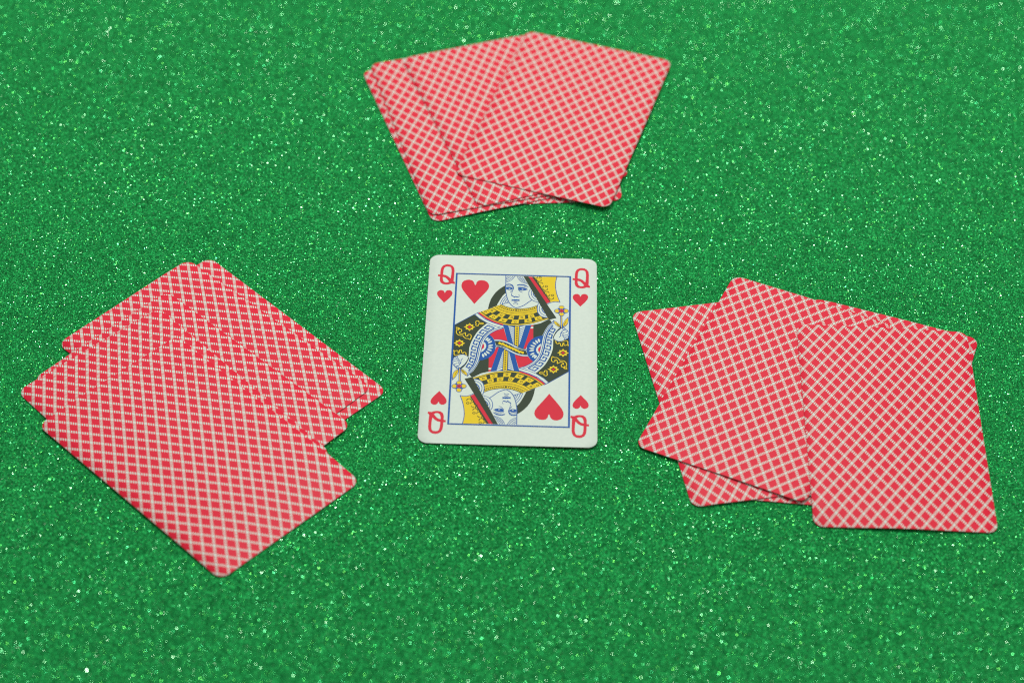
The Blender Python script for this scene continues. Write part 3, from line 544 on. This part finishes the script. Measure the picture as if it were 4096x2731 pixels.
('bodice','p','W',4,0,[-76,860,83,776,83,714,-64,794]),
('bodice','p','W',4,0,[261,781,411,884,404,817,260,718]),
('bodice','p','W',4,0,[-56,764,83,679,83,617,-44,698]),
('bodice','p','W',4,0,[260,684,391,785,384,719,258,621]),
('bodice','p','W',4,0,[-36,667,82,582,82,520,-24,602]),
('bodice','p','W',4,0,[258,587,372,687,364,621,256,524]),
('bodice','p','W',4,0,[-16,571,82,485,82,423,-4,506]),
('bodice','p','W',4,0,[256,490,352,589,344,523,255,428]),
('bodice','p','W',4,0,[4,476,81,388,82,326,16,411]),
('bodice','p','W',4,0,[254,393,332,492,325,425,253,331]),
('bodice','p','W',4,0,[24,380,81,292,81,230,36,315]),
('bodice','p','W',4,0,[252,296,313,394,305,328,251,234]),
('bodice','p','W',4,0,[44,285,81,195,81,134,56,220]),
('bodice','p','W',4,0,[251,200,293,296,285,231,249,138]),
('bodice','p','D',4,0,[95,1049,254,1057,243,60,98,162]),
('bodice','p','Y',5,0,[111,1050,239,1056,229,68,113,163]),
('bodice','p','D',6,0,[149,1016,203,1019,204,979,150,976]),
('bodice','p','D',6,0,[149,932,203,934,204,894,150,891]),
('bodice','p','D',6,0,[149,847,203,850,204,809,150,807]),
('bodice','p','D',6,0,[149,763,203,765,204,725,150,722]),
('bodice','p','D',6,0,[149,678,203,681,204,641,150,638]),
('bodice','p','D',6,0,[149,594,203,597,204,557,150,554]),
('bodice','p','D',6,0,[149,510,203,513,204,473,150,470]),
('bodice','p','D',6,0,[149,426,203,429,204,389,150,386]),
('bodice','p','D',6,0,[150,342,203,345,204,305,150,302]),
('bodice','p','D',6,0,[150,259,203,261,204,221,150,219]),
('bodice','p','D',6,0,[150,175,203,178,204,138,151,135]),
('bodice','p','D',1,0,[712,1131,954,1220,1208,1414,1279,1394,1331,1276,1212,1122,1112,905,1026,635,990,533,838,471,724,410]),
('rosette','p','B',4,0,[-742,604,-651,513,-577,374,-530,213,-513,50,-521,-113,-565,-259,-661,-426,-784,-539,-908,-599,-1046,-633,-1032,-462,-991,-190,-960,29,-922,230,-852,425]),
('rosette','p','W',5,0,[-774,467,-795,465,-822,443,-845,407,-860,366,-862,332,-851,313,-829,315,-803,337,-779,373,-764,414,-762,448]),
('rosette','p','W',5,0,[-702,407,-724,409,-753,392,-783,361,-805,323,-813,290,-805,270,-784,268,-754,285,-724,316,-702,353,-694,387]),
('rosette','p','W',5,0,[-640,304,-661,311,-694,302,-730,278,-760,247,-776,216,-773,195,-752,188,-719,198,-683,221,-653,252,-637,283]),
('rosette','p','W',5,0,[-601,121,-617,135,-651,139,-694,132,-733,115,-760,93,-765,72,-749,57,-715,53,-672,61,-633,78,-606,100]),
('rosette','p','W',5,0,[-600,-15,-611,3,-642,18,-685,25,-728,21,-760,9,-772,-9,-761,-28,-730,-43,-687,-49,-644,-46,-612,-33]),
('rosette','p','W',5,0,[-635,-155,-639,-133,-663,-109,-700,-88,-742,-76,-776,-77,-794,-90,-790,-111,-766,-136,-729,-156,-687,-168,-653,-168]),
('rosette','p','W',5,0,[-707,-303,-702,-282,-715,-250,-742,-216,-776,-189,-807,-176,-829,-181,-834,-203,-821,-234,-794,-268,-760,-295,-728,-308]),
('rosette','p','W',5,0,[-802,-403,-790,-384,-793,-350,-808,-310,-832,-274,-859,-252,-881,-250,-892,-269,-889,-303,-874,-344,-850,-380,-823,-401]),
('rosette','p','W',5,0,[-895,-477,-879,-461,-874,-428,-879,-385,-894,-344,-914,-316,-935,-310,-950,-325,-956,-359,-951,-402,-936,-443,-915,-470]),
('rosette','p','W',5,0,[-923,257,-870,214,-829,107,-826,17,-861,-93,-921,-186,-983,-244,-979,-171,-960,29]),
('rosette','p','R',6,0,[-933,175,-899,104,-892,14,-919,-60,-974,-117,-960,29]),
('sash','p','D',6,0,[-557,342,-513,343,-469,344,-425,344,-379,338,-329,327,-276,311,-224,292,-174,270,-128,246,-84,219,-40,189,7,157,55,122,106,84,158,46,213,13,282,-17,363,-45,429,-67,456,-76,421,-65,341,-38,258,-11,212,4,217,0,251,-16,297,-34,339,-49,375,-59,413,-67,451,-74,489,-82,557,-342,513,-343,469,-344,425,-344,379,-338,329,-327,276,-311,224,-292,174,-270,128,-246,84,-219,40,-189,-7,-157,-55,-122,-106,-84,-158,-46,-213,-13,-282,17,-363,45,-429,67,-456,76,-421,65,-341,38,-258,11,-212,-4,-217,0,-251,16,-297,34,-339,49,-375,59,-413,67,-451,74,-489,82]),
('sash','s','B',7,95,[-557,342,-513,343,-469,344,-425,344,-379,338,-329,327,-276,311,-224,292,-174,270,-128,246,-84,219,-40,189,7,157,55,122,106,84,158,46,213,13,282,-17,363,-45,429,-67,456,-76,421,-65,341,-38,258,-11,212,4,217,0,251,-16,297,-34,339,-49,375,-59,413,-67,451,-74,489,-82]),
('sash','s','W',8,52,[-557,342,-513,343,-469,344,-425,344,-379,338,-329,327,-276,311,-224,292,-174,270,-128,246,-84,219,-40,189,7,157,55,122,106,84,158,46,213,13,282,-17,363,-45,429,-67,456,-76,421,-65,341,-38,258,-11,212,4,217,0,251,-16,297,-34,339,-49,375,-59,413,-67,451,-74,489,-82]),
('sash','p','Y',8,0,[-426,231,-399,276,-305,199,-313,114,-351,143,-424,164]),
('sash','p','Y',8,0,[-316,209,-283,250,-201,159,-222,76,-255,110,-324,142]),
('sash','p','Y',8,0,[-187,156,-138,166,-174,105,-253,72,-240,95,-246,127]),
('sash','p','Y',8,0,[-196,128,-159,165,-88,67,-117,-14,-146,24,-211,63]),
('sash','p','Y',8,0,[-100,78,-63,116,9,18,-20,-63,-49,-26,-115,13]),
('flower','p','B',9,0,[1514,1712,1624,1760,1652,1846,1565,1823]),
('flower','p','B',9,0,[1790,1712,1739,1823,1652,1846,1679,1760]),
('flower','p','B',9,0,[1790,1980,1679,1932,1652,1846,1739,1869]),
('flower','p','B',9,0,[1514,1980,1565,1869,1652,1846,1624,1932]),
('flower','p','B',10,0,[1749,2014,1741,2052,1720,2084,1688,2105,1651,2112,1613,2105,1581,2084,1560,2052,1553,2014,1560,1977,1581,1945,1613,1924,1651,1916,1688,1924,1720,1945,1741,1977]),
('flower','p','Y',11,0,[1729,2014,1723,2045,1706,2071,1680,2088,1651,2094,1621,2088,1595,2071,1578,2045,1573,2014,1578,1984,1595,1958,1621,1940,1651,1934,1680,1940,1706,1958,1723,1984]),
('flower','p','B',10,0,[1603,1835,1596,1872,1575,1904,1543,1925,1505,1933,1468,1925,1436,1904,1415,1872,1407,1835,1415,1797,1436,1766,1468,1744,1505,1737,1543,1744,1575,1766,1596,1797]),
('flower','p','Y',11,0,[1583,1835,1578,1865,1561,1891,1535,1909,1505,1915,1476,1909,1450,1891,1433,1865,1427,1835,1433,1804,1450,1778,1476,1761,1505,1755,1535,1761,1561,1778,1578,1804]),
('flower','p','B',10,0,[1896,1849,1889,1887,1868,1919,1836,1940,1798,1947,1761,1940,1729,1919,1708,1887,1700,1849,1708,1812,1729,1780,1761,1759,1798,1751,1836,1759,1868,1780,1889,1812]),
('flower','p','Y',11,0,[1876,1849,1870,1880,1854,1906,1828,1923,1798,1929,1769,1923,1743,1906,1726,1880,1720,1849,1726,1819,1743,1793,1769,1775,1798,1769,1828,1775,1854,1793,1870,1819]),
('flower','p','B',10,0,[1751,1691,1744,1728,1722,1760,1691,1781,1653,1789,1616,1781,1584,1760,1563,1728,1555,1691,1563,1653,1584,1621,1616,1600,1653,1593,1691,1600,1722,1621,1744,1653]),
('flower','p','Y',11,0,[1731,1691,1725,1721,1708,1747,1683,1764,1653,1771,1623,1764,1598,1747,1581,1721,1575,1691,1581,1660,1598,1634,1623,1617,1653,1611,1683,1617,1708,1634,1725,1660]),
('flower','p','B',12,0,[1767,1846,1652,1961,1537,1846,1652,1731]),
('flower','p','R',13,0,[1740,1846,1652,1934,1564,1846,1652,1758]),
('flower','p','D',14,0,[1684,1846,1681,1858,1675,1869,1664,1876,1652,1878,1640,1876,1629,1869,1622,1858,1620,1846,1622,1834,1629,1823,1640,1817,1652,1814,1664,1817,1675,1823,1681,1834]),
('flower','p','R',15,0,[1668,1846,1663,1857,1652,1862,1641,1857,1636,1846,1641,1835,1652,1830,1663,1835]),
('flower','p','B',9,0,[1608,1587,1678,1591,1696,1030,1631,1027]),
('flower','p','Y',10,0,[1630,1589,1655,1590,1673,1029,1649,1028]),
('flower','p','B',9,0,[1371,1385,1483,1320,1581,1214,1637,1107,1645,1028,1554,1063,1457,1158,1400,1256]),
('flower','p','B',9,0,[1887,1581,1896,1441,1879,1259,1817,1136,1700,1030,1679,1109,1706,1231,1774,1414]),
('flower','p','Y',10,0,[1400,1346,1489,1294,1568,1210,1613,1124,1619,1060,1547,1089,1468,1165,1423,1243]),
('flower','p','Y',10,0,[1868,1520,1875,1408,1862,1262,1812,1164,1719,1079,1701,1142,1723,1240,1777,1387]),
('flower','p','D',11,0,[1467,1260,1486,1242,1506,1225,1526,1205,1547,1180,1576,1141,1609,1091,1635,1048,1645,1028,1630,1041,1598,1076,1559,1121,1523,1160]),
('flower','p','D',11,0,[1821,1388,1814,1359,1807,1331,1799,1300,1787,1261,1765,1200,1737,1124,1713,1059,1700,1030,1705,1052,1722,1108,1744,1178,1763,1241]),
('hand','p','B',9,0,[1635,1005,1762,1038,1853,923,1924,771,1918,651,1881,513,1780,449,1678,375,1564,360,1449,418,1384,516,1421,655,1509,842]),
('hand','p','W',10,0,[1648,987,1756,1014,1840,910,1905,770,1903,660,1866,534,1773,474,1676,397,1564,382,1453,441,1400,516,1436,655,1524,834]),
('hand','s','D',11,30,[1622,995,1589,957,1556,920,1524,882,1496,841,1473,796,1453,747,1436,698,1421,655,1409,618,1400,586,1393,556,1384,525]),
('hand','s','B',11,22,[1649,831,1668,851,1686,873,1705,892,1725,908,1747,917,1769,923,1792,926,1814,931]),
('hand','s','B',11,22,[1752,790,1772,799,1793,807,1812,817,1828,830,1838,848,1844,869,1848,892,1853,914]),
('hand','s','B',11,22,[1765,671,1789,676,1813,681,1835,686,1854,694,1868,706,1879,720,1889,736,1899,751]),
('hand','s','B',11,22,[1810,591,1827,599,1845,606,1861,614,1874,622,1883,631,1889,640,1894,650,1899,660]),
('hand','s','B',11,22,[1680,979,1691,966,1702,952,1713,941,1725,935,1739,939,1754,949,1767,962,1776,975,1777,986,1773,997,1767,1009,1763,1020]),
('hand','s','B',11,22,[1581,553,1595,575,1609,597,1622,621,1632,647,1635,678,1634,714,1633,748,1637,775,1646,793,1659,804,1674,813,1687,823]),
('hand','s','B',12,18,[1726,772,1718,791,1697,802,1672,798,1657,782,1657,762,1672,746,1697,743,1718,753,1726,772]),
('hand','s','B',12,18,[1748,665,1739,684,1718,695,1694,691,1678,675,1678,655,1694,639,1718,636,1739,646,1748,665]),
('hand','s','B',12,18,[1789,583,1781,602,1759,613,1735,609,1719,593,1719,573,1735,557,1759,553,1781,564,1789,583]),
('hand','s','B',12,18,[1825,499,1817,518,1796,529,1771,525,1756,509,1756,489,1771,473,1796,469,1817,480,1825,499])]
HEART_BIG=[-1289,2065,-1399,2244,-1508,2408,-1618,2592,-1701,2740,-1749,2870,-1759,2965,-1741,3100,-1680,3199,-1577,3252,-1486,3260,-1394,3223,-1332,3130,-1306,3017,-1286,3002,-1267,3024,-1248,3144,-1185,3227,-1095,3253,-990,3243,-897,3180,-836,3078,-815,2974,-835,2840,-896,2704,-995,2547,-1130,2332]
HEART_SMALL=[2282,2086,2202,2204,2103,2332,2040,2452,2025,2553,2046,2636,2116,2697,2186,2705,2257,2657,2281,2576,2296,2581,2320,2660,2376,2708,2453,2712,2524,2660,2552,2569,2524,2445,2440,2298]
LETTER=[2331,4007,2423,3990,2509,3925,2558,3823,2573,3688,2570,3417,2563,3157,2615,3112,2605,3025,2495,3044,2411,2998,2312,2985,2199,3004,2121,3083,2088,3206,2087,3382,2017,3389,2020,3483,2091,3476,2095,3664,2111,3811,2167,3929,2253,3990]
COUNTERS=[[2331,3889,2267,3878,2218,3816,2197,3690,2190,3477,2282,3454,2367,3396,2452,3290,2469,3474,2473,3704,2452,3828,2409,3878],[2187,3356,2269,3329,2340,3249,2410,3135,2354,3091,2283,3087,2220,3140,2191,3252]]

def queen_card():
    root = bpy.data.objects.new("queen_card", None); C.objects.link(root)
    root.empty_display_size = 0.02
    root.location = (-0.41*MM, -3.50*MM, (LIFT + 0.22)*MM); root.rotation_euler = (0.0, -0.0075, 0.0015)   # its right side lifts a little
    tag(root, "white queen of hearts card lying face up alone in the middle of the table", "playing card")
    stock = obj("card_stock", card_mesh("card_stock", (0, 0), 'front'), root)
    cx, cy = CEN
    Z0 = TH + 0.004
    count = [0]; turned = [False]
    def height(layer):
        count[0] += 1
        return Z0 + 0.0065*layer + 0.0007*(count[0] % 8) + (0.0004 if turned[0] else 0.0)
    def add_poly(bm, X, z, mi, rot):
        s = -1.0 if rot else 1.0
        vs = [bm.verts.new((cx + s*px, cy + s*py, z)) for px, py in X]
        area = sum(X[i-1][0]*X[i][1] - X[i][0]*X[i-1][1] for i in range(len(X)))
        if area < 0: vs = vs[::-1]
        f = bm.faces.new(vs); f.material_index = mi
        return f
    def add_stroke(bm, X, w, z, mi, rot):
        X = np.asarray(X, float); s = -1.0 if rot else 1.0
        closed = len(X) > 3 and np.allclose(X[0], X[-1])
        n = len(X)
        L, Rr = [], []
        for i in range(n):
            if closed: p, q = X[(i-1) % (n-1)], X[(i+1) % (n-1)]
            else: p, q = X[max(i-1, 0)], X[min(i+1, n-1)]
            c = X[i]
            d1 = c-p; d2 = q-c
            l1, l2 = np.hypot(*d1), np.hypot(*d2)
            d1 = d1/l1 if l1 > 1e-9 else None; d2 = d2/l2 if l2 > 1e-9 else None
            if d1 is None: d1 = d2
            if d2 is None: d2 = d1
            t = d1+d2; lt = np.hypot(*t)
            t = t/lt if lt > 1e-6 else d1
            nn = np.array([-t[1], t[0]]); k = 1.0/max(abs(nn @ np.array([-d1[1], d1[0]])), 0.5)
            L.append(c + nn*w/2*k); Rr.append(c - nn*w/2*k)
        LV = [bm.verts.new((cx+s*a, cy+s*b, z)) for a, b in L]
        RV = [bm.verts.new((cx+s*a, cy+s*b, z)) for a, b in Rr]
        for i in range(n-1):
            f = bm.faces.new([RV[i], RV[i+1], LV[i+1], LV[i]]); f.material_index = mi
    KEYS = 'DBRYW'
    def done(bm, name, parent, mats=None):
        bm.normal_update()
        bmesh.ops.triangulate(bm, faces=[f for f in bm.faces if len(f.verts) > 4], ngon_method='EAR_CLIP')
        bm.normal_update()
        for v in bm.verts: v.co *= MM
        for f in bm.faces:
            if f.normal.z < 0: f.normal_flip()
        me = bpy.data.meshes.new(name); bm.to_mesh(me); bm.free()
        for mm_ in (mats or [INKS[k] for k in KEYS]): me.materials.append(mm_)
        return obj(name, me, parent)
    def unpack(L): return [(L[i]/100.0, L[i+1]/100.0) for i in range(0, len(L), 2)]

    # blue frame line
    bm = bmesh.new(); fw, fh, t = 19.65, 35.72, 0.30
    def rect(x0, y0, x1, y1): add_poly(bm, [(x0, y0), (x1, y0), (x1, y1), (x0, y1)], Z0 + 0.0065*16, 0, False)
    rect(-fw, -fh, -fw+.58, fh); rect(fw-.58, -fh, fw, fh); rect(-fw+.58, -fh, fw-.58, -fh+.46); rect(-fw+.58, fh-.46, fw-.58, fh)
    done(bm, "frame_line", root, [M_blue])
    # indices and pips, upright and turned
    def pip(name, L, dx, dy, rot):
        b = bmesh.new(); add_poly(b, [(a+dx, c+dy) for a, c in unpack(L)], Z0 + 0.0065*2, 0, rot)
        done(b, name, root, [M_red])
    for rot in (False, True):
        pip("large_heart", HEART_BIG, 0, 0, rot)
        for dx, dy in ((0, 0), (-45.94, 0.0)):
            pip("small_heart", HEART_SMALL, dx, dy, rot)
            b = bmesh.new()
            add_poly(b, [(a+dx, c+dy) for a, c in unpack(LETTER)], Z0 + 0.0065*2, 0, rot)
            for q in COUNTERS: add_poly(b, [(a+dx, c+dy) for a, c in unpack(q)], Z0 + 0.0065*4, 1, rot)
            done(b, "index_letter", root, [M_red, M_white])
    # the two-headed court figure
    for rot in (False, True):
        fig = bpy.data.objects.new("queen_figure", None); C.objects.link(fig); fig.parent = root
        fig.empty_display_size = 0.01
        if rot: fig["label"] = "upside down half of the queen"
        else: fig["label"] = "upright half of the queen"
        parts = {}; turned[0] = rot
        for part, kind, col, lay, w, L in ART:
            if rot and part == 'sash' and kind == 'p' and col == 'D': continue     # the sash is shared by both halves
            bm = parts.setdefault(part, bmesh.new())
            z = height(lay)
            if kind == 'p': add_poly(bm, unpack(L), z, KEYS.index(col), rot)
            else: add_stroke(bm, unpack(L), w/100.0, z, KEYS.index(col), rot)
        for part, bm in parts.items(): done(bm, part, fig)
queen_card()
